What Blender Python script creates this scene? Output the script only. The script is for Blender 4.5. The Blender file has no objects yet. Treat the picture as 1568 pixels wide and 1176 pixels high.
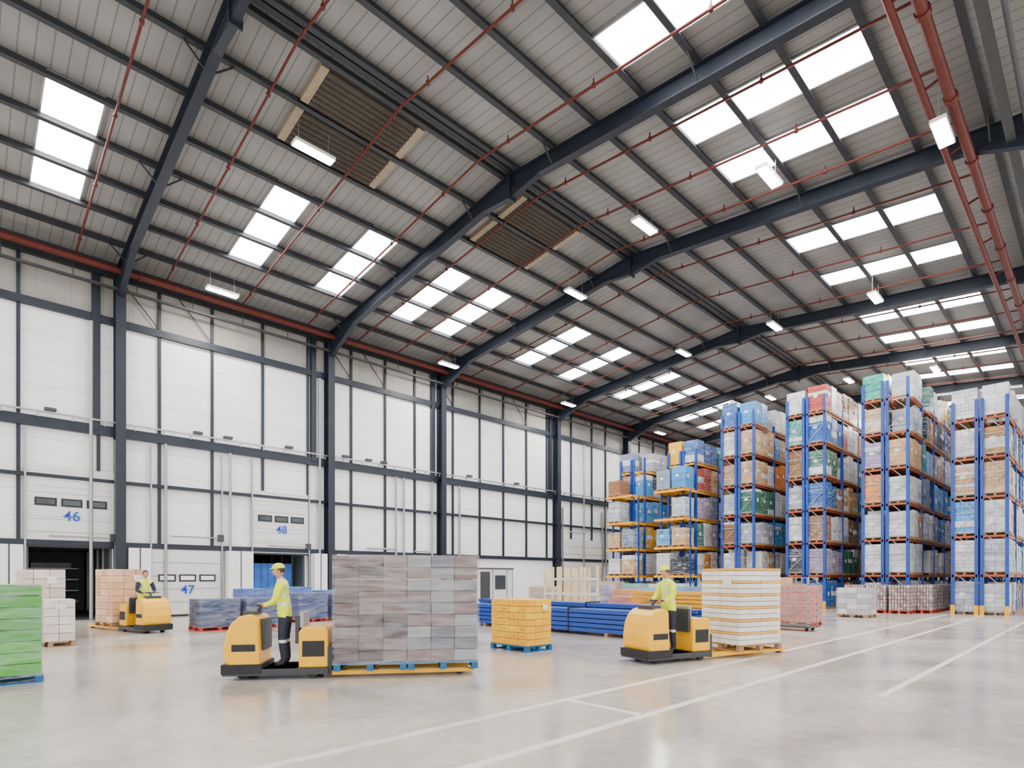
import bpy, bmesh, math, random
from mathutils import Vector, Matrix
random.seed(11)
R=random.random
C=bpy.context
# ------------------------------------------------------------------ materials
def mat(name,col,rough=0.5,metal=0.0,noise=0.12,scale=6.0,bump=0.0,emit=0.0,spec=0.5,vcol=False):
    m=bpy.data.materials.new(name); m.use_nodes=True
    nt=m.node_tree; b=nt.nodes['Principled BSDF']
    b.inputs['Roughness'].default_value=rough; b.inputs['Metallic'].default_value=metal
    b.inputs['Specular IOR Level'].default_value=spec
    tc=nt.nodes.new('ShaderNodeTexCoord'); n=nt.nodes.new('ShaderNodeTexNoise')
    n.inputs['Scale'].default_value=scale; n.inputs['Detail'].default_value=5
    nt.links.new(tc.outputs['Object'],n.inputs['Vector'])
    mr=nt.nodes.new('ShaderNodeMapRange'); mr.inputs[1].default_value=0.3; mr.inputs[2].default_value=0.7
    mr.inputs[3].default_value=1-noise; mr.inputs[4].default_value=1+noise
    nt.links.new(n.outputs['Fac'],mr.inputs[0])
    mx=nt.nodes.new('ShaderNodeVectorMath'); mx.operation='SCALE'
    if vcol:
        at=nt.nodes.new('ShaderNodeAttribute'); at.attribute_name='Col'
        nt.links.new(at.outputs['Color'],mx.inputs[0])
    else:
        mx.inputs[0].default_value=col[:3]
    nt.links.new(mr.outputs[0],mx.inputs['Scale'])
    nt.links.new(mx.outputs[0],b.inputs['Base Color'])
    if emit>0:
        b.inputs['Emission Color'].default_value=(*col[:3],1); b.inputs['Emission Strength'].default_value=emit
    if bump>0:
        bp=nt.nodes.new('ShaderNodeBump'); bp.inputs['Strength'].default_value=bump; bp.inputs['Distance'].default_value=0.02
        nt.links.new(n.outputs['Fac'],bp.inputs['Height']); nt.links.new(bp.outputs[0],b.inputs['Normal'])
    return m
def stripes(m,axis,period,width,dark,scale_mul=1.0):
    nt=m.node_tree; b=nt.nodes['Principled BSDF']
    src=b.inputs['Base Color'].links[0].from_socket
    tc=nt.nodes.new('ShaderNodeTexCoord'); sp=nt.nodes.new('ShaderNodeSeparateXYZ')
    nt.links.new(tc.outputs['Object'],sp.inputs[0])
    d=nt.nodes.new('ShaderNodeMath'); d.operation='DIVIDE'; d.inputs[1].default_value=period
    nt.links.new(sp.outputs[axis],d.inputs[0])
    fr=nt.nodes.new('ShaderNodeMath'); fr.operation='FRACT'; nt.links.new(d.outputs[0],fr.inputs[0])
    lt=nt.nodes.new('ShaderNodeMath'); lt.operation='LESS_THAN'; lt.inputs[1].default_value=width/period
    nt.links.new(fr.outputs[0],lt.inputs[0])
    mr=nt.nodes.new('ShaderNodeMapRange'); mr.inputs[3].default_value=1; mr.inputs[4].default_value=dark
    nt.links.new(lt.outputs[0],mr.inputs[0])
    sc=nt.nodes.new('ShaderNodeVectorMath'); sc.operation='SCALE'
    nt.links.new(src,sc.inputs[0]); nt.links.new(mr.outputs[0],sc.inputs['Scale'])
    nt.links.new(sc.outputs[0],b.inputs['Base Color'])
    return m
M={}
M['steel']=mat('dark_blue_grey_steel',(0.012,0.017,0.029),0.45,0.0,0.15,2,spec=.4)
M['purlin']=mat('galvanised_purlin_grey',(0.026,0.029,0.035),0.5,0.0,0.15,3,spec=.4)
M['deck']=stripes(mat('roof_liner_sheet',(0.245,0.242,0.238),0.55,0,0.22,0.45),1,0.33,0.035,0.58)
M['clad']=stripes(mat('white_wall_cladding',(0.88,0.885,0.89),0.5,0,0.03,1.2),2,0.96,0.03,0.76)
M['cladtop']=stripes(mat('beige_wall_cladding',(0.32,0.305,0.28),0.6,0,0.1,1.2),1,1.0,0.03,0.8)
M['white']=mat('white_paint',(0.84,0.84,0.83),0.4,0,0.04,3)
M['door']=stripes(mat('door_panel_white',(0.70,0.70,0.68),0.4,0,0.04,3),2,0.55,0.02,0.55)
M['black']=mat('black_rubber',(0.012,0.012,0.014),0.6)
M['dark']=mat('dark_grey_plastic',(0.04,0.043,0.048),0.5)
M['glass']=mat('dark_window_glass',(0.04,0.05,0.06),0.08,0,0.05,2)
M['galv']=mat('galvanised_steel',(0.36,0.37,0.38),0.35,0.6,0.1,8)
M['red']=mat('red_sprinkler_pipe',(0.105,0.018,0.012),0.5,0,0.15,4,spec=.3)
M['sky']=mat('translucent_rooflight',(0.97,0.98,1.0),0.4,0,0.02,1,emit=21.0)
M['lamp']=mat('led_diffuser',(1.0,0.98,0.94),0.4,0,0.01,1,emit=40.0)
M['blue']=mat('blue_rack_paint',(0.006,0.055,0.34),0.4,0,0.1,5)
M['orange']=mat('orange_rack_beam',(0.36,0.06,0.012),0.4,0,0.1,5)
M['ybeam']=mat('yellow_rack_beam',(0.92,0.42,0.0),0.4,0,0.1,5)
M['goods']=mat('wrapped_goods',(1,1,1),0.26,0,0.28,3.5,bump=0.4,vcol=True)
M['card']=mat('printed_cartons',(1,1,1),0.55,0,0.08,3.5,bump=0.05,vcol=True)
M['wood']=mat('pallet_wood',(0.38,0.22,0.11),0.7,0,0.25,9,bump=0.2)
M['bluewood']=mat('blue_pallet_wood',(0.005,0.13,0.32),0.6,0,0.25,9,bump=0.2)
M['redwood']=mat('red_pallet_wood',(0.5,0.03,0.02),0.6,0,0.25,9)
M['yellow']=mat('truck_yellow_paint',(1.0,0.50,0.0),0.3,0,0.04,4)
M['silver']=mat('reflective_tape',(0.7,0.72,0.74),0.3,0.2,0.05,20)
M['hivis']=mat('hi_vis_fabric',(0.80,0.95,0.0),0.7,0,0.12,14,bump=0.3)
M['navy']=mat('navy_fabric',(0.02,0.025,0.045),0.8,0,0.2,14,bump=0.3)
M['skin']=mat('skin',(0.55,0.30,0.20),0.5,0,0.06,20)
M['hair']=mat('brown_hair',(0.05,0.028,0.015),0.6,0,0.3,40)
M['eye']=mat('eye_white',(0.8,0.8,0.8),0.2)
M['lip']=mat('lips',(0.42,0.14,0.11),0.5)
M['number']=mat('blue_sign_paint',(0.005,0.06,0.5),0.4)
M['vent']=mat('brown_vent_louvre',(0.022,0.018,0.014),0.7,spec=.2)
M['slat']=mat('brown_vent_slat',(0.070,0.060,0.048),0.7,spec=.2)
M['ventframe']=mat('beige_vent_frame',(0.30,0.24,0.16),0.6)
M['trailer']=mat('trailer_interior',(0.09,0.11,0.12),0.6)
M['tarp']=mat('blue_curtain',(0.02,0.16,0.6),0.5,0,0.2,3)
M['cabin']=mat('cabin_panel',(0.62,0.63,0.64),0.4,0,0.04,2)
M['line']=mat('worn_white_floor_paint',(0.74,0.71,0.66),0.4,0,0.14,2.5)
M['pale']=mat('pale_timber',(.80,.60,.32),.6,0,.2,8)
def goods_wrap(m):
    nt=m.node_tree; b=nt.nodes['Principled BSDF']; src=b.inputs['Base Color'].links[0].from_socket
    tc=nt.nodes.new('ShaderNodeTexCoord'); mp=nt.nodes.new('ShaderNodeMapping'); mp.inputs['Scale'].default_value=(1,1,5); mp.inputs['Rotation'].default_value=(.3,.25,0)
    n=nt.nodes.new('ShaderNodeTexNoise'); n.inputs['Scale'].default_value=2.2; n.inputs['Detail'].default_value=5; n.inputs['Distortion'].default_value=1.2
    nt.links.new(tc.outputs['Object'],mp.inputs[0]); nt.links.new(mp.outputs[0],n.inputs['Vector'])
    mr=nt.nodes.new('ShaderNodeMapRange'); mr.inputs[1].default_value=.48; mr.inputs[2].default_value=.74; mr.inputs[3].default_value=0; mr.inputs[4].default_value=.6
    nt.links.new(n.outputs['Fac'],mr.inputs[0])
    mx=nt.nodes.new('ShaderNodeMix'); mx.data_type='RGBA'
    nt.links.new(mr.outputs[0],mx.inputs[0]); nt.links.new(src,mx.inputs[6]); mx.inputs[7].default_value=(.72,.75,.80,1)
    nt.links.new(mx.outputs[2],b.inputs['Base Color'])
goods_wrap(M['goods'])
def floor_mat():
    m=bpy.data.materials.new('polished_concrete'); m.use_nodes=True; nt=m.node_tree; b=nt.nodes['Principled BSDF']
    tc=nt.nodes.new('ShaderNodeTexCoord')
    def noise(s,d,dist=0.0):
        n=nt.nodes.new('ShaderNodeTexNoise'); n.inputs['Scale'].default_value=s; n.inputs['Detail'].default_value=d; n.inputs['Distortion'].default_value=dist
        nt.links.new(tc.outputs['Object'],n.inputs['Vector']); return n
    a=noise(0.35,7,0.8); c=noise(5,8)
    r=nt.nodes.new('ShaderNodeValToRGB'); r.color_ramp.elements[0].position=0.33; r.color_ramp.elements[1].position=0.68
    r.color_ramp.elements[0].color=(0.43,0.375,0.315,1); r.color_ramp.elements[1].color=(0.64,0.59,0.53,1)
    nt.links.new(a.outputs['Fac'],r.inputs[0])
    mr=nt.nodes.new('ShaderNodeMapRange'); mr.inputs[1].default_value=.3; mr.inputs[2].default_value=.7; mr.inputs[3].default_value=.86; mr.inputs[4].default_value=1.08
    nt.links.new(c.outputs['Fac'],mr.inputs[0])
    sc=nt.nodes.new('ShaderNodeVectorMath'); sc.operation='SCALE'
    nt.links.new(r.outputs[0],sc.inputs[0]); nt.links.new(mr.outputs[0],sc.inputs['Scale']); nt.links.new(sc.outputs[0],b.inputs['Base Color'])
    m2=nt.nodes.new('ShaderNodeMapRange'); m2.inputs[1].default_value=.3; m2.inputs[2].default_value=.7; m2.inputs[3].default_value=.11; m2.inputs[4].default_value=.25
    nt.links.new(a.outputs['Fac'],m2.inputs[0]); nt.links.new(m2.outputs[0],b.inputs['Roughness'])
    b.inputs['Specular IOR Level'].default_value=.75
    return m
M['floor']=floor_mat()
stripes(M['floor'],1,6.0,0.012,0.75); stripes(M['floor'],0,6.0,0.012,0.75)
def film_mat(name,lo,hi):
    m=bpy.data.materials.new(name); m.use_nodes=True; nt=m.node_tree; b=nt.nodes['Principled BSDF']
    b.inputs['Base Color'].default_value=(0.62,0.62,0.65,1); b.inputs['Roughness'].default_value=0.16
    tc=nt.nodes.new('ShaderNodeTexCoord'); mp=nt.nodes.new('ShaderNodeMapping'); mp.inputs['Scale'].default_value=(1,1,6)
    n=nt.nodes.new('ShaderNodeTexNoise'); n.inputs['Scale'].default_value=1.4; n.inputs['Detail'].default_value=7; n.inputs['Distortion'].default_value=1.2
    nt.links.new(tc.outputs['Object'],mp.inputs[0]); nt.links.new(mp.outputs[0],n.inputs['Vector'])
    mr=nt.nodes.new('ShaderNodeMapRange'); mr.inputs[1].default_value=.38; mr.inputs[2].default_value=.72; mr.inputs[3].default_value=lo; mr.inputs[4].default_value=hi
    nt.links.new(n.outputs['Fac'],mr.inputs[0]); nt.links.new(mr.outputs[0],b.inputs['Alpha'])
    bp=nt.nodes.new('ShaderNodeBump'); bp.inputs['Strength'].default_value=.4; bp.inputs['Distance'].default_value=.03
    nt.links.new(n.outputs['Fac'],bp.inputs['Height']); nt.links.new(bp.outputs[0],b.inputs['Normal'])
    return m
M['film']=film_mat('stretch_film',.05,.42); M['thickfilm']=film_mat('thick_stretch_film',.08,.45)

# ------------------------------------------------------------------ mesh builder
class MB:
    def __init__(s,*mats): s.v=[];s.f=[];s.m=[];s.c=[];s.mats=list(mats)
    def mi(s,k):
        if k not in s.mats: s.mats.append(k)
        return s.mats.index(k)
    def add(s,vs,fs,k,col=(1,1,1)):
        o=len(s.v); s.v+=[tuple(x) for x in vs]; s.c+=[col]*len(vs)
        i=s.mi(k)
        for f in fs: s.f.append([o+j for j in f]); s.m.append(i)
    HF=[(0,3,2,1),(4,5,6,7),(0,1,5,4),(1,2,6,5),(2,3,7,6),(3,0,4,7)]
    def hexa(s,p,k,col=(1,1,1)): s.add(p,MB.HF,k,col)
    def box(s,x0,x1,y0,y1,z0,z1,k,col=(1,1,1)):
        s.hexa([(x0,y0,z0),(x1,y0,z0),(x1,y1,z0),(x0,y1,z0),(x0,y0,z1),(x1,y0,z1),(x1,y1,z1),(x0,y1,z1)],k,col)
    def frame(s,p,q):
        p=Vector(p);q=Vector(q);d=(q-p).normalized()
        up=Vector((0,0,1)) if abs(d.z)<0.95 else Vector((1,0,0))
        r=d.cross(up).normalized(); u=r.cross(d).normalized()
        return p,q,r,u
    def beam(s,p,q,w,h,k,dz=0,dr=0):
        p,q,r,u=s.frame(p,q)
        o=u*dz+r*dr; a=r*w/2; b=u*h/2
        s.hexa([p+o-a-b,p+o+a-b,q+o+a-b,q+o-a-b,p+o-a+b,p+o+a+b,q+o+a+b,q+o-a+b],k)
    def ibeam(s,p,q,d,w,k,tf=.03,tw=.02):
        s.beam(p,q,w,tf,k,dz=d/2-tf/2); s.beam(p,q,w,tf,k,dz=-d/2+tf/2); s.beam(p,q,tw,d-2*tf,k)
    def cyl(s,p,q,r,k,n=10,r2=None):
        p,q,a,u=s.frame(p,q); r2=r if r2 is None else r2
        vs=[];
        for i in range(n):
            t=2*math.pi*i/n; vs.append(p+a*math.cos(t)*r+u*math.sin(t)*r)
        for i in range(n):
            t=2*math.pi*i/n; vs.append(q+a*math.cos(t)*r2+u*math.sin(t)*r2)
        fs=[(i,(i+1)%n,n+(i+1)%n,n+i) for i in range(n)]+[tuple(range(n))[::-1],tuple(range(n,2*n))]
        s.add(vs,fs,k)
    def prism(s,prof,y0,y1,k):
        n=len(prof); vs=[(x,y0,z) for x,z in prof]+[(x,y1,z) for x,z in prof]
        fs=[(i,(i+1)%n,n+(i+1)%n,n+i) for i in range(n)]+[tuple(range(n))[::-1],tuple(range(n,2*n))]
        s.add(vs,fs,k)
    def ell(s,c,r,k,nu=16,nv=10,fn=None):
        vs=[];fs=[]
        for j in range(nv+1):
            ph=math.pi*j/nv
            for i in range(nu):
                t=2*math.pi*i/nu; n=Vector((math.sin(ph)*math.cos(t),math.sin(ph)*math.sin(t),math.cos(ph)))
                p=Vector((n.x*r[0],n.y*r[1],n.z*r[2]))
                if fn: p=fn(n,p)
                vs.append(Vector(c)+p)
        for j in range(nv):
            for i in range(nu):
                fs.append((j*nu+i,(j+1)*nu+i,(j+1)*nu+(i+1)%nu,j*nu+(i+1)%nu))
        s.add(vs,fs,k)
    def build(s,name,loc=(0,0,0),rz=0,parent=None,smooth=False,bevel=0,seg=2):
        me=bpy.data.meshes.new(name); me.from_pydata(s.v,[],s.f)
        for k in s.mats: me.materials.append(M[k])
        me.polygons.foreach_set('material_index',s.m)
        if smooth: me.polygons.foreach_set('use_smooth',[True]*len(s.f))
        if 'goods' in s.mats or 'card' in s.mats:
            ca=me.color_attributes.new('Col','FLOAT_COLOR','POINT')
            fl=[]
            for c in s.c: fl+= [c[0],c[1],c[2],1.0]
            ca.data.foreach_set('color',fl)
        bm=bmesh.new(); bm.from_mesh(me)
        if smooth: bmesh.ops.remove_doubles(bm,verts=bm.verts,dist=1e-6)
        bmesh.ops.recalc_face_normals(bm,faces=bm.faces); bm.to_mesh(me); bm.free()
        me.update()
        o=bpy.data.objects.new(name,me); C.collection.objects.link(o)
        o.location=loc; o.rotation_euler=(0,0,rz)
        if parent: o.parent=parent
        if bevel:
            b=o.modifiers.new('Bevel','BEVEL'); b.width=bevel; b.segments=seg; b.limit_method='ANGLE'
        return o
def empty(name,loc=(0,0,0),rz=0):
    o=bpy.data.objects.new(name,None); C.collection.objects.link(o); o.location=loc; o.rotation_euler=(0,0,rz); o.empty_display_size=.3; return o

# ------------------------------------------------------------------ shell  (X across span, Y along building)
RB=-13.74
FR=[-4.2,4.5,13.2,20.1,30.1,38.5,46.9,55.3,63.7]
Y0,Y1=-8.0,64.2
def H(x): return 14.70-0.10*abs(x-RB) if x<=-0.3 else 14.70-0.10*13.44+0.1*(x+0.3)
b=MB('floor'); b.box(-34,14,-14,70,-0.3,0,'floor'); b.build('floor')
def slope(mb,x0,x1,y0,y1,z0,z1,k):
    mb.hexa([(x0,y0,H(x0)+z0),(x1,y0,H(x1)+z0),(x1,y1,H(x1)+z0),(x0,y1,H(x0)+z0),
             (x0,y0,H(x0)+z1),(x1,y0,H(x1)+z1),(x1,y1,H(x1)+z1),(x0,y1,H(x0)+z1)],k)
b=MB('deck'); slope(b,-27.3,RB,Y0,Y1,.45,.6,'deck'); slope(b,RB,-.3,Y0,Y1,.45,.6,'deck'); slope(b,-.3,6,Y0,Y1,.45,.6,'deck'); b.build('ceiling')
b=MB('clad')
def wall(y0,y1,z0):
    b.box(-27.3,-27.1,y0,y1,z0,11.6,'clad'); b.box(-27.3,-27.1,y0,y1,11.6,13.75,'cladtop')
wall(Y0,1.7,0); wall(1.7,4.35,2.75); wall(4.35,9.6,0); wall(9.6,12.2,2.7); wall(12.2,Y1,0)
b.build('wall_left')
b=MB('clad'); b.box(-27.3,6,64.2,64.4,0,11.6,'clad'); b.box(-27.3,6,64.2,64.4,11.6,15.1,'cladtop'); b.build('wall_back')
b=MB('steel')
for z,h in ((11.6,.28),(7.3,.38),(5.35,.13),(2.9,.2)):
    b.box(-27.09,-26.93,Y0,Y1,z-h/2,z+h/2,'steel')
b.box(-27.09,-26.9,Y0,Y1,13.3,13.5,'purlin')
posts=[-2.5,-.6,1.5,3.85,5.9,7.9,10.05,12.2,14.5,16.5,18.4,21.1,23.2,25.2,27.3,29.3,31.9,34.3,36.0,40.6,42.7,44.8,49,51,53,57,59,61]
for p in posts: b.box(-27.09,-26.99,p-.055,p+.055,2.9,13.3,'steel')
for p in (3.75,12.45,19.6,29.6): b.box(-27.09,-26.9,p-.12,p+.12,7.3,13.3,'steel')
for p in (5.9,7.9,14.5,16.5,21.1,27.3): b.beam((-26.98,p,11.75),(-26.98,p-1.3,13.25),.03,.03,'steel')
b.build('trim_1')
for i,a in enumerate(FR):
    b=MB('steel'); xe=-26.8
    b.box(xe-.25,xe-.21,a-.17,a+.17,0,H(xe)+.2,'steel'); b.box(xe+.21,xe+.25,a-.17,a+.17,0,H(xe)+.2,'steel'); b.box(xe-.21,xe+.21,a-.015,a+.015,0,H(xe)+.2,'steel')
    for z in (2.9,5.35,7.3,11.6,12.6): b.box(xe-.21,xe+.21,a-.15,a+.15,z-.01,z+.01,'steel')
    b.ibeam((xe,a,H(xe)),(RB,a,H(RB)),.50,.26,'steel'); b.ibeam((RB,a,H(RB)),(-.3,a,H(-.3)),.50,.26,'steel')
    b.box(-.3,.5,a-.12,a+.12,H(-.3)-.24,H(-.3)+.22,'steel')
    for sx,x0,x1 in ((1,xe+.2,xe+2.6),(-1,-.3,-2.9)):
        b.hexa([(x0,a-.1,H(x0)-.95),(x1,a-.1,H(x1)-.25),(x1,a+.1,H(x1)-.25),(x0,a+.1,H(x0)-.95),
                (x0,a-.1,H(x0)-.2),(x1,a-.1,H(x1)-.2),(x1,a+.1,H(x1)-.2),(x0,a+.1,H(x0)-.2)],'steel')
    for sx in (1,-1):
        x1=RB+sx*1.3
        b.hexa([(RB,a-.1,H(RB)-.52),(x1,a-.1,H(x1)-.25),(x1,a+.1,H(x1)-.25),(RB,a+.1,H(RB)-.52),
                (RB,a-.1,H(RB)-.2),(x1,a-.1,H(x1)-.2),(x1,a+.1,H(x1)-.2),(RB,a+.1,H(RB)-.2)],'steel')
    b.box(RB-.03,RB+.03,a-.16,a+.16,H(RB)-.6,H(RB)+.26,'steel')
    b.box(.4,.8,a-.16,a+.16,0,H(-.3)+.3,'steel')
    b.box(xe-.3,xe+.3,a-.25,a+.25,0,.04,'steel')
    for k in (1,4,7):
        for sx in (1,-1):
            x=RB+sx*(.3+1.6*k)
            for sy in (-1,1): b.beam((x,a+sy*.1,H(x)-.22),(x,a+sy*.65,H(x)+.3),.04,.04,'purlin')
    b.build('steel_portal_frame')
b=MB('purlin')
for k in range(9):
    for sx in (1,-1):
        x=RB+sx*(.3+1.6*k); z=H(x)
        b.box(x-.015,x+.015,Y0,Y1,z+.24,z+.46,'purlin'); b.box(x-.06,x+.10,Y0,Y1,z+.235,z+.255,'purlin')
b.box(RB-.08,RB+.08,Y0,Y1,H(RB)+.3,H(RB)+.44,'purlin')
b.build('roof_purlins')
strips=[(1.6,2.85),(7.5,8.7),(11.0,12.2),(14.7,15.9),(17.1,18.3),(22.9,24.2),(26.7,27.9),(32.2,33.4),(35.8,37.0),(40.6,41.8),(44,45.2),(49,50.2),(52.4,53.6),(57.5,58.7),(61,62.2)]
n=0
for y0,y1 in strips:
    for x0,x1 in ((-23.64,-18.84),(-8.64,-3.84)):
        n+=1; b=MB('sky'); slope(b,x0+.05,x1-.05,y0,y1,.425,.45,'sky')
        slope(b,x0,x1,y0-.05,y0,.40,.45,'galv'); slope(b,x0,x1,y1,y1+.05,.40,.45,'galv')
        for k in range(4):
            x=x0+(x1-x0)*k/3; slope(b,x-.03,x+.03,y0,y1,.40,.424,'galv')
        b.build('window_%d'%n)
for y0,y1 in ((7.0,9.8),(14.4,17.1)):
    b=MB('vent')
    for x0,x1 in ((-17.1,-15.75),(-15.5,-14.2)):
        slope(b,x0,x1,y0,y1,.36,.44,'vent')
        slope(b,x0,x1,y0-.22,y0,.28,.44,'ventframe'); slope(b,x0,x1,y1,y1+.22,.28,.44,'ventframe')
        slope(b,x0-.05,x0,y0,y1,.28,.44,'vent'); slope(b,x1,x1+.05,y0,y1,.28,.44,'vent')
        for k in range(7):
            x=x0+.03+(x1-x0-.05)*k/7
            b.hexa([(x,y0,H(x)+.26),(x+.03,y0,H(x)+.26),(x+.03,y1,H(x)+.26),(x,y1,H(x)+.26),(x+.07,y0,H(x)+.36),(x+.10,y0,H(x)+.36),(x+.10,y1,H(x)+.36),(x+.07,y1,H(x)+.36)],'slat')
    b.build('roof_vent_louvre')
b=MB('red')
bay_y=[]
for i in range(len(FR)-1):
    w=FR[i+1]-FR[i]
    for t in (1/6,.5,5/6): bay_y.append(FR[i]+w*t)
for y in bay_y:
    for x0,x1 in ((-26.1,RB),(RB,-2.7)):
        b.cyl((x0,y,H(x0)+.02),(x1,y,H(x1)+.02),.034,'red',8)
    x=-25.2
    while x<-3:
        b.cyl((x,y,H(x)+.0),(x,y,H(x)+.2),.02,'red',6); b.cyl((x,y,H(x)-.02),(x,y,H(x)+.06),.055,'red',8); x+=3.2
b.cyl((-26.1,Y0,13.28),(-26.1,Y1-.1,13.28),.125,'red',12)
for y in FR: b.cyl((-26.1,y+.5,13.28),(-26.1,y+.6,13.28),.16,'red',12)
b.cyl((-3.1,Y0,13.15),(-3.1,Y1-.1,13.15),.08,'red',12); b.cyl((-2.65,Y0,13.15),(-2.65,Y1-.1,13.15),.12,'red',12)
for y in [FR[1]+3*k for k in range(18)]:
    b.beam((-3.1,y,13.15),(-2.65,y,13.3),.05,.05,'red'); b.cyl((-2.65,y+.6,13.15),(-2.65,y+.75,13.15),.15,'red',12)
b.build('sprinkler_pipework',smooth=False)
b=MB('dark')
b.box(-26.6,-26.45,Y0,Y1-.1,12.70,12.78,'dark')
for y in range(-7,64,2): b.box(-26.56,-26.53,y,y+.03,12.78,13.6,'dark')
b.box(-1.9,-1.7,Y0,Y1-.1,13.1,13.2,'dark'); b.cyl((-1.45,Y0,13.0),(-1.45,Y1-.1,13.0),.05,'dark',8)
b.box(-26.92,-26.84,Y0,Y1-.1,7.62,7.68,'galv')
for y in range(-7,64,1): b.box(-26.92,-26.86,y,y+.05,7.45,7.62,'galv')
for y in (-1.,2.2,7.1,8.3,11,13.9,15.2,16.1,22,26): b.box(-26.9,-26.7,y,y+.35,7.70,7.8,'dark')
b.build('cable_tray')
# ------------------------------------------------------------------ dock doors
def text(s,loc,size,parent):
    cu=bpy.data.curves.new('number',type='FONT'); cu.body=s; cu.size=size; cu.extrude=.006; cu.align_x='CENTER'; cu.offset=.006; cu.resolution_u=6
    o=bpy.data.objects.new('number_tmp',cu); C.collection.objects.link(o)
    dg=C.evaluated_depsgraph_get(); me=bpy.data.meshes.new_from_object(o.evaluated_get(dg)); bpy.data.objects.remove(o)
    me.materials.clear(); me.materials.append(M['number'])
    o=bpy.data.objects.new('number_sign',me); C.collection.objects.link(o); o.rotation_euler=(math.pi/2,0,math.pi/2); o.location=loc; o.parent=parent
def dock(n,num,y0,y1,z0,z1,winz,open_):
    b=MB('door'); X=-26.98
    b.box(X-.06,X+.02,y0-.03,y1+.03,z0,z1,'door')
    nseam=int((z1-z0)/.55)
    for k in range(1,nseam+1): b.box(X+.02,X+.024,y0,y1,z0+k*(z1-z0)/(nseam+1)-.012,z0+k*(z1-z0)/(nseam+1)+.012,'galv')
    b.box(X-.04,X+.04,y0-.03,y1+.03,z0-.07,z0,'black')
    w=y1-y0
    for t in (.2,.5,.8):
        c=y0+w*t; b.box(X+.02,X+.04,c-.32,c+.32,winz-.15,winz+.15,'black'); b.box(X+.04,X+.045,c-.26,c+.26,winz-.09,winz+.09,'glass' if open_ else 'white')
    for y in (y0-.1,y1+.04):
        b.box(X-.04,X+.08,y,y+.06,0,7.0,'galv')
    b.cyl((X+.12,y0+.6,z0+.35 if open_ else z1+.55),(X+.12,y1+.1,z0+.35 if open_ else z1+.55),.03,'galv')
    b.box(X,X+.16,y1-.1,y1+.12,(z0+.2 if open_ else z1+.4),(z0+.5 if open_ else z1+.7),'dark')
    o=b.build('door_%d'%n)
    text(num,(X+.05,y0+w*.5,winz-.66),.52,o)
dock(1,'46',1.75,4.3,2.8,5.7,4.4,True)
dock(2,'47',5.65,8.2,.08,2.78,1.6,False)
dock(3,'48',9.62,12.15,2.75,5.6,4.35,True)
b=MB('door'); b.box(-27.08,-26.96,30.9,35.4,0,4.4,'door'); 
for y in (30.8,35.4): b.box(-27.08,-26.88,y,y+.1,0,6.6,'galv')
for k in range(1,8): b.box(-26.96,-26.955,30.9,35.4,k*.55,k*.55+.02,'galv')
b.build('door_4')
b=MB('door'); b.box(-27.08,-26.96,-3.6,.6,0,2.8,'door'); b.box(-27.08,-26.9,-3.7,-3.6,0,5,'galv'); b.build('door_5')
b=MB('white')
for y0,y1 in ((.85,1.6),(4.75,5.5),(8.4,9.45),(12.3,12.95),(13.5,13.9),(19.2,19.8),(20.4,21.0)):
    b.box(-27.08,-26.5,y0,y1,0,2.78,'white')
    b.box(-26.5,-26.49,(y0+y1)/2-.02,(y0+y1)/2+.02,0,2.78,'dark')
b.build('trim_2')
b=MB('galv')
for y in (3.6,6.1,8.6,12.75,17.1,17.6,19.5,21.5,33.2,35.9): b.cyl((-26.9,y,0.02),(-26.9,y,7.1 if y not in(3.6,12.75,33.2) else 11.4),.06,'galv',10)
for y0,y1,z in ((15.3,17.0,3.15),(18.3,19.4,3.1),(31.5,33.4,4.9)): b.cyl((-26.85,y0,z),(-26.85,y1,z),.05,'galv',8)
b.build('downpipes')
for nm,y0,y1,c in (('trailer_body',1.8,4.25,0),('trailer_body',9.7,12.1,1)):
    b=MB('trailer')
    b.box(-34,-27.35,y0-.1,y0,0.02,2.9,'trailer'); b.box(-34,-27.35,y1,y1+.1,0.02,2.9,'trailer'); b.box(-34,-27.35,y0,y1,2.8,2.9,'trailer'); b.box(-34,-33.9,y0,y1,0.02,2.8,'trailer'); b.box(-33.9,-27.35,y0,y1,.02,.06,'dark')
    for k in range(4):
        b.box(-32.5+k*1.3,-32.45+k*1.3,y0,y0+.06,.1,2.8,'galv'); b.box(-32.5+k*1.3,-32.45+k*1.3,y1-.06,y1,.1,2.8,'galv')
    b.box(-33.8,-33.7,y0+.5,y1-.5,2.0,2.3,'cabin')
    if c: 
        for k in range(12): b.box(-28.2+.03*(k%2),-28.1+.03*(k%2),y0+.2+k*.16,y0+.36+k*.16,.1,2.3,'tarp')
    else:
        for z in (.5,1.0,1.5,2.0): b.box(-33.5,-33.0,y0+.3,y1-.3,z,z+.05,'galv')
        b.box(-30.5,-29.6,y0+.2,y0+1.1,.06,1.3,'cabin')
    b.build(nm)
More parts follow.
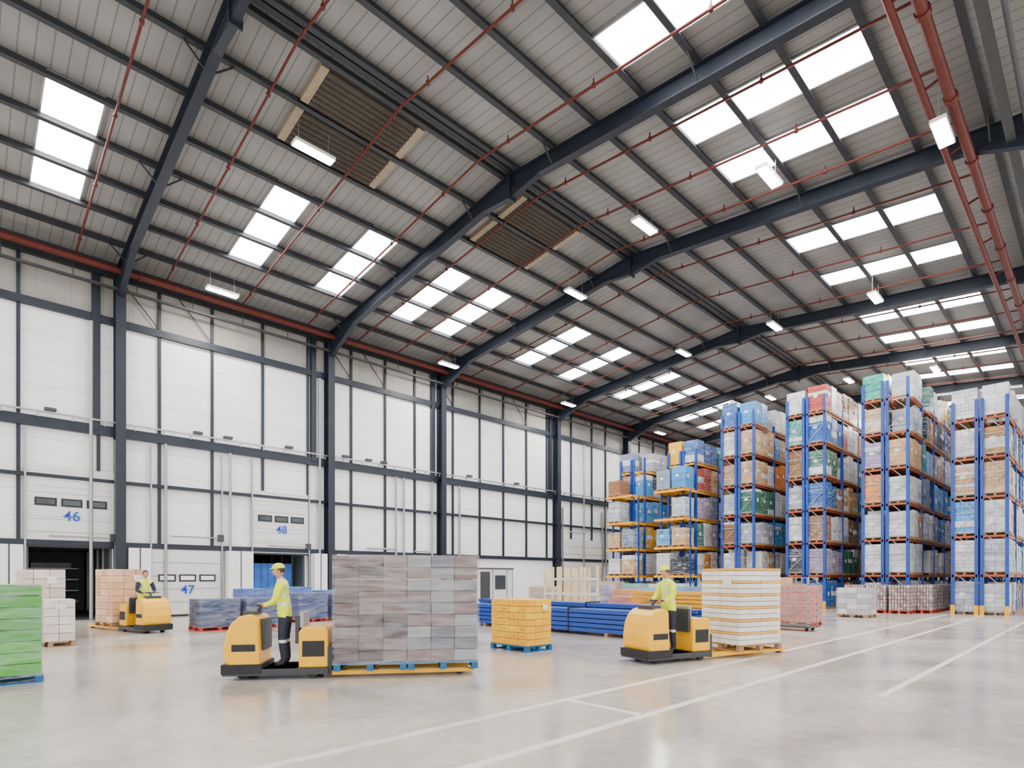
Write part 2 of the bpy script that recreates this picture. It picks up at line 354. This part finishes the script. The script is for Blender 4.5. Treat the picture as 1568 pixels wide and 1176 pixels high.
# ------------------------------------------------------------------ lamps
fix=[(-24.7,7.6),(-16,7.4),(-24.7,19.0),(-16.1,19.3),(-24.8,29.0),(-16.2,28.6),(-11.3,17.3),(-7,17.3),(-2.9,17.7),(-11.4,28.8),(-6.9,28),(-24.7,40),(-16.1,40),(-11.3,40),(-6.9,40),(-24.7,50),(-16.1,50),(-11.3,50),(-6.9,50),(-24.7,-3),(-16,-3)]
for x,y in fix:
    z=H(x)-.55 if x!=-2.9 else 12.7
    b=MB('white')
    b.box(-.17,.17,-.6,.6,0,.09,'white'); b.box(-.14,.14,-.56,.56,-.02,0,'lamp'); b.box(-.05,.05,-.2,.2,.09,.16,'dark')
    for yy in (-.45,.45): b.cyl((0,yy,.09),(0,yy,.75),.008,'galv',6)
    o=b.build('high_bay_light',loc=(x,y,z))
    l=bpy.data.lights.new('led_source','AREA'); l.shape='RECTANGLE'; l.size=.3; l.size_y=1.1; l.energy=340; l.color=(1,.96,.90)
    lo=bpy.data.objects.new('led_source',l); C.collection.objects.link(lo); lo.parent=o; lo.location=(0,0,-.04)
# ------------------------------------------------------------------ floor markings
b=MB('line')
for x in (-4.95,-3.75): b.box(x-.06,x+.06,-2,31,0.0,.003,'line')
b.box(-4.9,-3.8,5.7,5.8,0,.003,'line'); b.box(-2.2,-2.1,9,31,0,.003,'line')
b.build('floor_marking')
# ------------------------------------------------------------------ pallets & goods
PAL=[(.66,.69,.73)]*4+[(.72,.72,.72)]*4+[(.42,.47,.54)]*3+[(.20,.27,.36)]*2+[(.78,.25,.03)]*2+[(.50,.27,.11)]*3+[(.30,.15,.07)]*3+[(.60,.38,.18)]*2+[(.02,.34,.28)]*1+[(.03,.13,.42)]*3+[(.05,.30,.66)]*2+[(.04,.045,.06)]*2+[(.05,.17,.11)]*1+[(.40,.32,.46)]+[(.45,.07,.05)]+[(.82,.40,.03)]
def pallet(b,cx,cy,z,L,W,k='wood'):
    x0,x1,y0,y1=cx-L/2,cx+L/2,cy-W/2,cy+W/2
    for t in (0,.5,1):
        x=x0+.05+(L-.1)*t
        for s in (0,.5,1):
            y=y0+.05+(W-.1)*s; b.box(x-.05,x+.05,y-.05,y+.05,z+.02,z+.10,k)
        b.box(x-.05,x+.05,y0,y1,z,z+.02,k)
    nb=7
    for i in range(nb):
        y=y0+.05+(W-.1)*i/(nb-1); b.box(x0,x1,y-.045,y+.045,z+.105,z+.13,k)
def jit(c,s=.08):
    m=1+(R()-.5)*2*s*2; return tuple(max(0.002,min(.98,q*m)) for q in c)
def simple_load(b,x0,x1,y0,y1,z,h,col,detail):
    if detail:
        b.box(x0,x1,y0,y1,z+.09,z+.12,'wood')
        for t in (0,.45,.9): b.box(x0+(x1-x0)*t,x0+(x1-x0)*(t+.1),y0,y1,z,z+.09,'wood')
    if detail==0: b.box(x0,x1,y0,y1,z,z+.03,'wood'); b.box(x0+.02,x1-.02,y0+.02,y1-.02,z+.12,z+h,'goods',jit(col)); return
    n=random.choice((3,4,5,6,8)); hh=(h-.12)/n
    key=random.choice(('goods','goods','card'))
    for i in range(n):
        j=.012+R()*.02; cc=jit(col,.07)
        if R()<.10: cc=jit(random.choice(PAL[:9]))
        cut=random.choice((1,2,2,3)); 
        for q in range(cut):
            xa=x0+j+(x1-x0-2*j)*q/cut; xb=x0+j+(x1-x0-2*j)*(q+1)/cut
            b.box(xa+.005,xb-.005,y0+j,y1-j,z+.12+i*hh,z+.12+(i+1)*hh-.010,key,jit(cc,.03))
    if R()<.6:
        b.box(x1-.005,x1+.004,y0+.2,y0+.4,z+h*.5,z+h*.5+.2,'white')
        b.box(x0+.3,x0+.5,y0-.0,y0+.012,z+h*.55,z+h*.55+.15,'white')
def goods_pallet(name,loc,rz,L,W,h,cols,nx,ny,nz,pk='wood',film=True,band=None,npal=1):
    e=empty(name,loc,rz); b=MB()
    for q in range(npal): pallet(b,-L/2+L/npal*(q+.5),0,0,L/npal-.03,W,pk)
    b.build('pallet',parent=e)
    key='card'
    b=MB(key); cw=(L-.04)/nx; cd=(W-.04)/ny
    ch=(h-.13)/nz; z=.133
    for k_ in range(nz):
        hh=ch
        if band: hh=ch*(.6 if k_%3==2 else 1.2)
        for i in range(nx):
            for j in range(ny):
                if 0<i<nx-1 and 0<j<ny-1 and k_<nz-1: continue
                cl=cols if npal==1 or band else (cols[0] if i<nx/2 else cols[1])
                c=cl[k_%len(cl)] if band else random.choice(cl)
                x=-L/2+.02+i*cw; y=-W/2+.02+j*cd; dx=(R()-.5)*.012
                b.box(x+.004+dx,x+cw-.004+dx,y+.004,y+cd-.004,z,z+hh-.009,key,jit(c,.05))
                if not film and not band and R()<.7:
                    b.box(x+cw*.3,x+cw*.7,y-.001 if j==0 else y+cd-.004,y+.004 if j==0 else y+cd+.001,z+hh*.3,z+hh*.6,key,jit(tuple(q*.72 for q in c),.05))
        z+=hh
    if not film:
        b.box(L/2-.012,L/2-.002,W*.1,W*.3,h*.8,h*.9,'white')
    b.build('cartons',parent=e,bevel=.006)
    if film:
        fk='thickfilm' if npal>1 else 'film'
        b=MB(fk); b.box(-L/2-.005,L/2+.005,-W/2-.005,W/2+.005,.10,h+.01,fk)
        b.build('stretch_wrap',parent=e)
    return e
# ------------------------------------------------------------------ racks
RX=[-22.8,-19.2,-15.7,-12.05,-8.46,-4.92]
LV=[1.75,3.45,5.15,6.85,8.55,10.2]
A0=32.0; BW=2.75; NB=10
for ri,xl in enumerate(RX):
    nlev={0:5,1:5,2:6,3:6,4:6,5:5}[ri]; top=LV[nlev-1]+ (.35)
    e=empty('pallet_rack',(xl,A0,0)); W=1.95
    up=MB('blue'); bk='ybeam' if ri<2 else 'orange'
    posts=[0.05,.88,1.07,1.90]
    for q in range(NB+1):
        y=q*BW
        for px in posts:
            up.box(px-.065,px+.065,y-.05,y+.05,0,top+(.5 if q==0 else 0),'blue')
        if q<4:
            for (pa,pb) in ((.05,.88),(1.07,1.9)):
                z=.2;s=0
                while z<top-.5:
                    up.beam((pa,y,z),(pb,y,z),.03,.04,'galv'); 
                    up.beam((pa,y,z),(pb,y,z+.85),.03,.03,'galv') if s%2==0 else up.beam((pb,y,z),(pa,y,z+.85),.03,.03,'galv')
                    z+=.85;s+=1
    for px in posts: up.box(px-.08,px+.08,-.10,-.05,0,.4,'ybeam')
    up.build('uprights',parent=e)
    bm_=MB(bk)
    for l in range(nlev):
        for px in posts:
            bm_.box(px-.03,px+.03,-.05,NB*BW,LV[l]-.12,LV[l],bk)
        bm_.box(0,.93,-.04,0,LV[l]-.09,LV[l],bk); bm_.box(1.02,1.95,-.04,0,LV[l]-.09,LV[l],bk)
    if ri<2:
        for l in range(nlev-1):
            for px in (0.0,.5,.93,1.02,1.95): bm_.box(px-.04,px+.04,-1.5,0,LV[l]-.13,LV[l],'ybeam')
            bm_.box(-.04,1.99,-1.54,-1.46,LV[l]-.13,LV[l],'ybeam')
        for px in (0,1.95): bm_.box(px-.05,px+.05,-.85,-.75,0,LV[nlev-2],'blue')
    bm_.build('beams',parent=e)
    gd=MB('goods','card')
    for q in range(NB):
        for side,(xa,xb) in enumerate(((-.04,.94),(1.01,1.99))):
            for l in range(-1,nlev):
                z=.0 if l<0 else LV[l]
                theme=random.choice(PAL)
                if l==nlev-1 and R()<.6: theme=random.choice([(.80,.30,.02),(.85,.45,.03),(.02,.36,.28),(.03,.11,.42),(.7,.71,.72),(.22,.42,.12),(.5,.27,.1)])
                if l<=1 and R()<.5: theme=random.choice(PAL[:11])
                if ri==5 and R()<.45: theme=random.choice(PAL[:11])
                for p in range(3):
                    if R()<.05 or (l==nlev-1 and R()<.12): continue
                    ya=.08+q*BW+p*.88; yb=ya+.82
                    h=1.25+R()*.3
                    if l==-1: h=1.2+R()*.3
                    if R()<.25: theme=random.choice(PAL)
                    vis=(q<2) or (side==1 and q<6) or l==nlev-1
                    simple_load(gd,xa+R()*.03,xb-R()*.03,ya,yb,z+.002,h,theme,1 if vis else 0)
    if ri<2:
        for l in range(-1,nlev-1):
            for (xa,xb) in ((-.02,.93),(1.02,1.97)):
                if R()<.7: simple_load(gd,xa,xb,-1.35,-.3,(0 if l<0 else LV[l])+.002,1.0+R()*.4,random.choice(PAL),1)
    gd.build('stored_goods',parent=e)
b=MB('goods')
def cans(x0,y0):
    pallet(b,x0+.4,y0+.6,0,.8,1.2,'redwood')
    for l in range(7):
        for i in range(7):
            b.box(x0+.01+i*.112,x0+.10+i*.112,y0+.02,y0+1.16,.14+l*.165,.29+l*.165,'goods',jit((.36,.24,.22) if (l+i)%3 else (.5,.40,.38)))
        for j in range(10): b.box(x0+.785,x0+.80,y0+.02+j*.115,y0+.12+j*.115,.14+l*.165,.29+l*.165,'goods',jit((.36,.27,.26)))
for i in range(3): cans(-8.75+i*.9,30.3)
for j in range(1,7): cans(-6.35,30.3+j*1.3)
b.build('drinks_can_pallets')
# ------------------------------------------------------------------ truck
def truck(loc,rz):
    e=empty('ride_on_pallet_truck',loc,rz)
    b=MB('yellow'); b.prism([(1.03,.2),(1.50,.2),(1.57,.30),(1.58,.5),(1.54,.74),(1.46,.90),(1.34,1.0),(1.2,1.03),(1.06,.98)],-.38,.38,'yellow')
    b.build('front_body',parent=e,bevel=.05,seg=4)
    b=MB('yellow'); b.prism([(.0,.17),(.46,.17),(.46,.74),(.40,.82),(.04,.82),(0,.76)],-.37,.37,'yellow'); b.build('battery_cover',parent=e,bevel=.04,seg=3)
    b=MB('dark')
    b.box(.0,1.58,-.40,.40,.07,.17,'dark'); b.box(1.0,1.60,-.405,.405,.10,.25,'black')
    b.box(.47,1.03,-.38,.38,.15,.17,'black')
    b.box(.46,.52,-.3,.3,.55,1.0,'dark'); b.box(.40,.46,-.26,.26,.8,1.05,'galv')
    b.box(1.0,1.06,-.25,.25,.45,.95,'dark')
    b.box(1.14,1.34,-.2,.2,1.0,1.07,'dark'); b.cyl((1.17,0,1.04),(1.105,0,1.15),.03,'dark'); b.cyl((1.10,-.25,1.165),(1.10,.25,1.165),.016,'black'); b.cyl((1.10,0,1.13),(1.10,0,1.17),.03,'black')
    for s in (-1,1):
        b.box(.06,.4,s*.372-.004,s*.372+.004,.35,.6,'black'); b.box(1.1,1.45,s*.383-.004,s*.383+.004,.45,.56,'black')
        b.cyl((1.3,s*.2,.11),(1.3,s*.28,.11),.11,'black',16); b.cyl((.25,s*.3,.08),(.25,s*.36,.08),.08,'black',16)
        b.cyl((-2.1,s*.2,.045),(-2.1,s*.3,.045),.045,'black',12)
        b.prism([(-2.35,.07),(-2.2,.045),(0,.045),(0,.115),(-2.2,.115)],s*.25-.09,s*.25+.09,'yellow')
    b.box(-.05,.02,-.36,.36,.05,.5,'dark')
    b.build('chassis',parent=e,bevel=.008)
    return e
# ------------------------------------------------------------------ person
def skin_mesh(name,verts,edges,rad,roots,sub):
    me=bpy.data.meshes.new(name); me.from_pydata(verts,edges,[]); o=bpy.data.objects.new(name,me); C.collection.objects.link(o)
    o.modifiers.new('Skin','SKIN'); 
    sv=me.skin_vertices[0].data
    for i,r in enumerate(rad): sv[i].radius=(r,r) if not isinstance(r,tuple) else r; sv[i].use_root=(i in roots)
    s=o.modifiers.new('Sub','SUBSURF'); s.levels=sub; s.render_levels=sub
    dg=C.evaluated_depsgraph_get(); nm=bpy.data.meshes.new_from_object(o.evaluated_get(dg)); bpy.data.objects.remove(o)
    nm.polygons.foreach_set('use_smooth',[True]*len(nm.polygons))
    return nm
def person(loc,rz,sleeve='hivis',lean=.06,cap='hivis',name='truck_driver',turn=0.0):
    e=empty(name,loc,rz); e.scale=(.93,.93,.93)
    L=lean
    V=[(0,0,.95),(.01+L*.3,0,1.12),(.02+L*.7,0,1.30),(.0+L,0,1.42),(.01+L*1.1,0,1.51),(.03+L*1.2,0,1.58)]
    Rr=[(.16,.125),(.155,.12),(.17,.125),(.12,.09),.06,.055]
    E=[(0,1),(1,2),(2,3),(3,4),(4,5)]; lab={(0,1):'t',(1,2):'t',(2,3):'t',(3,4):'s',(4,5):'s'}
    hands=[]
    for s in (-1,1):
        i=len(V)
        sh=(L,s*.185,1.41); el=(.06+L,s*.26,1.15); wr=(.29,s*.19,1.07); pm=(.36,s*.175,1.085)
        V+=[sh,el,wr,pm]; Rr+=[.078,.058,.038,(.034,.02)]
        E+=[(3,i),(i,i+1),(i+1,i+2),(i+2,i+3)]; lab[(3,i)]='t'; lab[(i,i+1)]='a'; lab[(i+1,i+2)]='a'; lab[(i+2,i+3)]='s'
        hands.append((Vector(pm),s))
        i=len(V)
        V+=[(0,s*.09,.85),(.03,s*.115,.50),(-.01,s*.13,.12),(.02,s*.135,.055),(.15,s*.155,.05)]; Rr+=[.108,.08,.062,.055,.045]
        E+=[(0,i),(i,i+1),(i+1,i+2),(i+2,i+3),(i+3,i+4)]
        for q,lb in (((0,i),'l'),((i,i+1),'l'),((i+1,i+2),'l'),((i+2,i+3),'b'),((i+3,i+4),'b')): lab[q]=lb
    me=skin_mesh('body',V,E,Rr,[0],3)
    names={'t':'hivis','a':sleeve,'s':'skin','l':'navy','b':'black','r':'silver'}; order=list(names)
    for o_ in order: me.materials.append(M[names[o_]])
    VV=[Vector(v) for v in V]
    for p in me.polygons:
        c=p.center; best=None;bd=9
        for (i,j),lb in lab.items():
            A=VV[i];B=VV[j];d=B-A;t=max(0,min(1,(c-A).dot(d)/d.length_squared)); q=(c-(A+d*t)).length
            ri=Rr[i] if not isinstance(Rr[i],tuple) else max(Rr[i]); rj=Rr[j] if not isinstance(Rr[j],tuple) else max(Rr[j])
            q/= (ri*(1-t)+rj*t)
            if q<bd: bd=q;best=lb
        if best in 'tl': best='t' if c.z>.87 else 'l'
        if best=='s' and c.z<1.49 and abs(c.y)<.15: best='t'
        if best=='t' and (1.06<c.z<1.12 or 1.22<c.z<1.27): best='r'
        if best=='t' and c.z>1.27 and .07<abs(c.y)<.115: best='r'
        if best=='l' and .42<c.z<.47: best='r'
        p.material_index=order.index(best)
    o=bpy.data.objects.new('body',me); C.collection.objects.link(o); o.parent=e
    FV=[];FE=[];FRr=[];roots=[]
    for pm,s in hands:
        for fi in range(4):
            off=(fi-1.5)*.021; ln=(.036,.041,.038,.03)[fi]
            base=pm+Vector((.0,-s*off,.004)); i=len(FV); roots.append(i)
            pts=[base,base+Vector((ln,0,.014)),base+Vector((ln+.028,0,-.008)),base+Vector((ln+.016,0,-.034))]
            FV+=pts; FRr+=[.0105,.0095,.009,.008]; FE+=[(i,i+1),(i+1,i+2),(i+2,i+3)]
        base=pm+Vector((-.02,-s*.03,0)); i=len(FV); roots.append(i)
        FV+=[base,base+Vector((.02,-s*.02,-.012)),base+Vector((.048,-s*.022,-.022))]; FRr+=[.013,.011,.009]; FE+=[(i,i+1),(i+1,i+2)]
    fm=skin_mesh('fingers',[tuple(v) for v in FV],FE,FRr,roots,1); fm.materials.append(M['skin'])
    o=bpy.data.objects.new('fingers',fm); C.collection.objects.link(o); o.parent=e
    hz=1.665; hx=.045+L*1.25
    b=MB('skin')
    def hf(n,p):
        if n.z<0: p.y*=1-.28*n.z*n.z; p.x*= (1-.12*n.z*n.z) if n.x>0 else (1-.35*n.z*n.z)
        if n.x>.6 and -.05<n.z<.25: p.x-=.006
        return p
    b.ell((0,0,0),(.096,.076,.118),'skin',24,16,hf)
    b.ell((.090,0,-.014),(.019,.012,.020),'skin',10,8); b.ell((.085,0,.008),(.011,.008,.03),'skin',8,6)
    for s in (-1,1):
        b.ell((-.005,s*.077,-.005),(.018,.010,.032),'skin',10,8); b.ell((.074,s*.030,.012),(.0125,.014,.008),'eye',10,8); b.ell((.0845,s*.030,.012),(.004,.0055,.0055),'black',8,6)
        b.ell((.080,s*.031,.032),(.010,.018,.004),'hair',8,6)
    b.ell((.080,0,-.055),(.010,.023,.006),'lip',10,6)
    def cf(n,p):
        if n.x>.35 and n.z<.55: p*= .8
        elif n.z<-.5: p*=.8
        return p
    b.ell((-.012,0,.016),(.104,.085,.112),'hair',24,16,cf)
    if cap:
        def kf(n,p):
            if n.z<0: p.z*=.10
            return p
        b.ell((-.004,0,.048),(.112,.094,.095),cap,24,16,kf); b.ell((.085,0,.052),(.055,.07,.010),cap,14,8)
    ho=b.build('head',parent=e,smooth=True); ho.location=(hx,0,hz); ho.rotation_euler=(0,.12,turn)
    return e
def truck_set(ox,oy,hx,hy,**kw):
    rz=math.atan2(hy,hx); truck((ox,oy,0),rz)
    d=Vector((hx,hy)).normalized()
    person((ox+d.x*.73,oy+d.y*.73,.165),rz,**kw)
    return rz,d
def along(ox,oy,d,t): return (ox+d.x*t,oy+d.y*t,.12)
T2=(-8.95,4.45)
rz,d=truck_set(*T2,-.568,-.823,turn=.35)
goods_pallet('wrapped_pallet_load',along(*T2,d,-1.24),rz,2.32,1.0,1.84,[[(.22,.22,.24),(.30,.30,.32),(.16,.16,.19),(.20,.13,.12)],[(.13,.065,.06),(.19,.12,.115),(.24,.17,.17),(.08,.05,.05)]],6,3,9,'bluewood',npal=2)
T3=(-5.78,10.72)
rz,d=truck_set(*T3,-.288,-.958,turn=-.25)
goods_pallet('banded_tray_load',along(*T3,d,-1.25),rz,1.25,1.05,1.68,[(.84,.82,.78),(.82,.79,.74),(.95,.47,.08)],2,2,18,'wood',film=False,band=1)
T1=(-20.7,3.8)
rz,d=truck_set(*T1,.96,.22,sleeve='navy',cap=None)
goods_pallet('carton_pallet_load',along(*T1,d,-.75),rz,1.2,1.0,1.75,[(.76,.44,.26),(.82,.53,.34),(.70,.40,.22)],3,3,8,'wood',film=False)
goods_pallet('green_wrapped_pallet',(-11.9,.33,0),0,1.1,1.2,1.5,[(.05,.38,.02),(.08,.46,.03),(.14,.5,.07)],2,2,8,'bluewood')
goods_pallet('white_carton_pallet',(-17.3,1.5,0),0,.95,.95,1.1,[(.72,.60,.55),(.80,.70,.65)],3,3,5,film=False)
goods_pallet('white_carton_pallet',(-19.3,1.5,0),0,1.0,1.0,1.82,[(.74,.60,.53),(.80,.69,.63)],3,3,7,film=False)
goods_pallet('yellow_carton_pallet',(-9.2,9.12,0),0,1.2,.8,1.13,[(1.0,.52,.0),(.97,.47,.0)],4,3,7,'bluewood',film=False)
for i,(x,y,h,c,p) in enumerate([(-19.3,5.7,.95,(.02,.045,.14),'redwood'),(-19.2,7.0,.95,(.02,.045,.16),'redwood'),(-22.4,8.0,1.2,(.01,.12,.48),'wood'),(-22.3,9.4,1.25,(.01,.15,.6),'wood'),(-20.6,9.2,1.05,(.02,.05,.2),'redwood'),(-20.5,10.6,1.0,(.02,.07,.22),'wood'),(-22.3,10.9,1.1,(.02,.15,.5),'wood')]):
    goods_pallet('blue_wrapped_pallet',(x,y,0),.02*i,1.15,1.15,h,[c,jit(c)],3,3,4,p)
b=MB('blue')
for s,(y0,x0,x1,n,kk) in enumerate([(12.6,-16,-8.4,5,'blue'),(13.4,-15.6,-8.2,6,'blue'),(14.3,-14.8,-7.6,5,'blue')]):
    for l in range(n):
        for j in range(4):
            o_=(R()-.5)*.5
            b.box(x0+o_,x1+o_,y0+j*.17,y0+j*.17+.13,.1+l*.13,.1+l*.13+.105,kk)
    for x in (-14.5,-12,-9.5): b.box(x,x+.1,y0,y0+.68,0,.1,'wood')
    for x in (-13.7,-10.8): b.box(x,x+.03,y0-.02,y0+.68,.1,.1+n*.13+.01,'black')
b.build('blue_beam_stack')
b=MB('ybeam')
for l in range(9):
    for j in range(3): 
        o_=(R()-.5)*.4; b.box(-10.6+o_,-6.9+o_,15.6+j*.2,15.76+j*.2,.12+l*.12,.12+l*.12+.1,'ybeam')
for x in (-10,-7.6): b.box(x,x+.1,15.6,16.2,0,.12,'wood')
b.build('yellow_beam_stack')
b=MB('cabin'); b.box(-26.3,-24.3,20.5,23.4,.1,2.1,'cabin'); b.box(-26.35,-24.25,20.45,23.45,2.1,2.17,'dark'); b.box(-26.2,-24.4,20.6,23.3,0,.1,'dark')
b.box(-25.2,-24.5,20.47,20.5,.9,1.8,'glass'); b.box(-26.1,-25.4,20.47,20.5,.9,1.8,'glass')
b.box(-24.3,-24.27,20.9,21.6,.1,1.95,'dark'); b.box(-24.3,-24.27,22.0,22.8,.95,1.75,'glass')
for y in (20.5,21.8,22.9,23.35): b.box(-24.3,-24.28,y,y+.05,.1,2.1,'galv')
b.build('site_office_cabin')
b=MB('wood')
for i in range(6):
    for j in range(2):
        x=-16.4+i*.42; y=17.6+j*.8; b.box(x,x+.09,y,y+.09,0,1.95+.15*R(),'pale')
for z in (.25,.9,1.5):
    for j in range(2): b.box(-16.4,-14.2,17.6+j*.8-.02,17.6+j*.8,z,z+.1,'cabin')
    b.box(-16.4,-16.36,17.6,18.5,z,z+.1,'cabin'); b.box(-14.25,-14.2,17.6,18.5,z,z+.1,'cabin')
b.build('timber_stillage')
for i,(x,y,h,c) in enumerate([(-15.8,20.6,1.3,(.35,.33,.5)),(-14.3,20.8,1.1,(.7,.22,.05)),(-12.8,20.6,1.2,(.2,.4,.6)),(-11.3,21,1.0,(.6,.6,.6)),(-17.3,21.5,1.3,(.3,.32,.36)),(-12.6,18.2,.9,(.6,.15,.1)),(-18.8,20.2,1.2,(.5,.4,.3)),
    (-7.3,20.6,1.35,(.62,.18,.13)),(-8.6,21.4,1.6,(.75,.40,.08)),(-9.9,22,1.4,(.4,.42,.45)),(-7.2,26.5,1.2,(.6,.6,.62)),(-13.5,24.6,1.2,(.15,.3,.6)),(-15.5,25.4,1.3,(.7,.6,.4)),(-17.5,26,1.3,(.2,.45,.35)),(-19.5,26.5,1.4,(.45,.3,.2)),(-21.5,27,1.3,(.6,.6,.65)),(-10.2,17.9,.9,(.1,.2,.5)),(-11,27.5,1.3,(.5,.5,.52)),(-12.6,28,1.2,(.1,.3,.6))]):
    goods_pallet('mixed_goods_pallet',(x,y,0),.05*((i*7)%5-2),1.15,1.0,h,[c,jit(c,.15),jit(c,.1)],3,2,5,'redwood' if i==7 else 'wood')
b=MB('galv')
for x in (-7.7,-6.23):
    for y in (18.2,18.9): b.box(x,x+.03,y,y+.03,.12,1.6,'galv')
for k in range(8):
    z=.2+k*.2; b.box(-7.7,-6.2,18.2,18.22,z,z+.02,'galv'); b.box(-7.7,-6.2,18.9,18.92,z,z+.02,'galv')
for k in range(10): b.box(-7.7+k*.16,-7.685+k*.16,18.2,18.22,.14,1.6,'galv')
b.box(-7.75,-6.15,18.15,18.95,.1,.14,'dark')
for x in (-7.6,-6.3):
    for y in (18.3,18.8): b.cyl((x,y-.02,.05),(x,y+.02,.05),.05,'black',10)
b.build('roll_cage')
# ------------------------------------------------------------------ world + camera
w=bpy.data.worlds.new('World'); C.scene.world=w; w.use_nodes=True
bg=w.node_tree.nodes['Background']; bg.inputs[0].default_value=(1.0,.985,.965,1); bg.inputs[1].default_value=2.8
cam=bpy.data.cameras.new('camera'); co=bpy.data.objects.new('camera',cam); C.collection.objects.link(co)
co.location=(0,0,1.6); co.rotation_euler=(math.pi/2,0,math.radians(46.15))
cam.sensor_width=36; cam.lens=20.2; cam.shift_y=.1894; cam.clip_end=300; cam.clip_start=.05
C.scene.camera=co
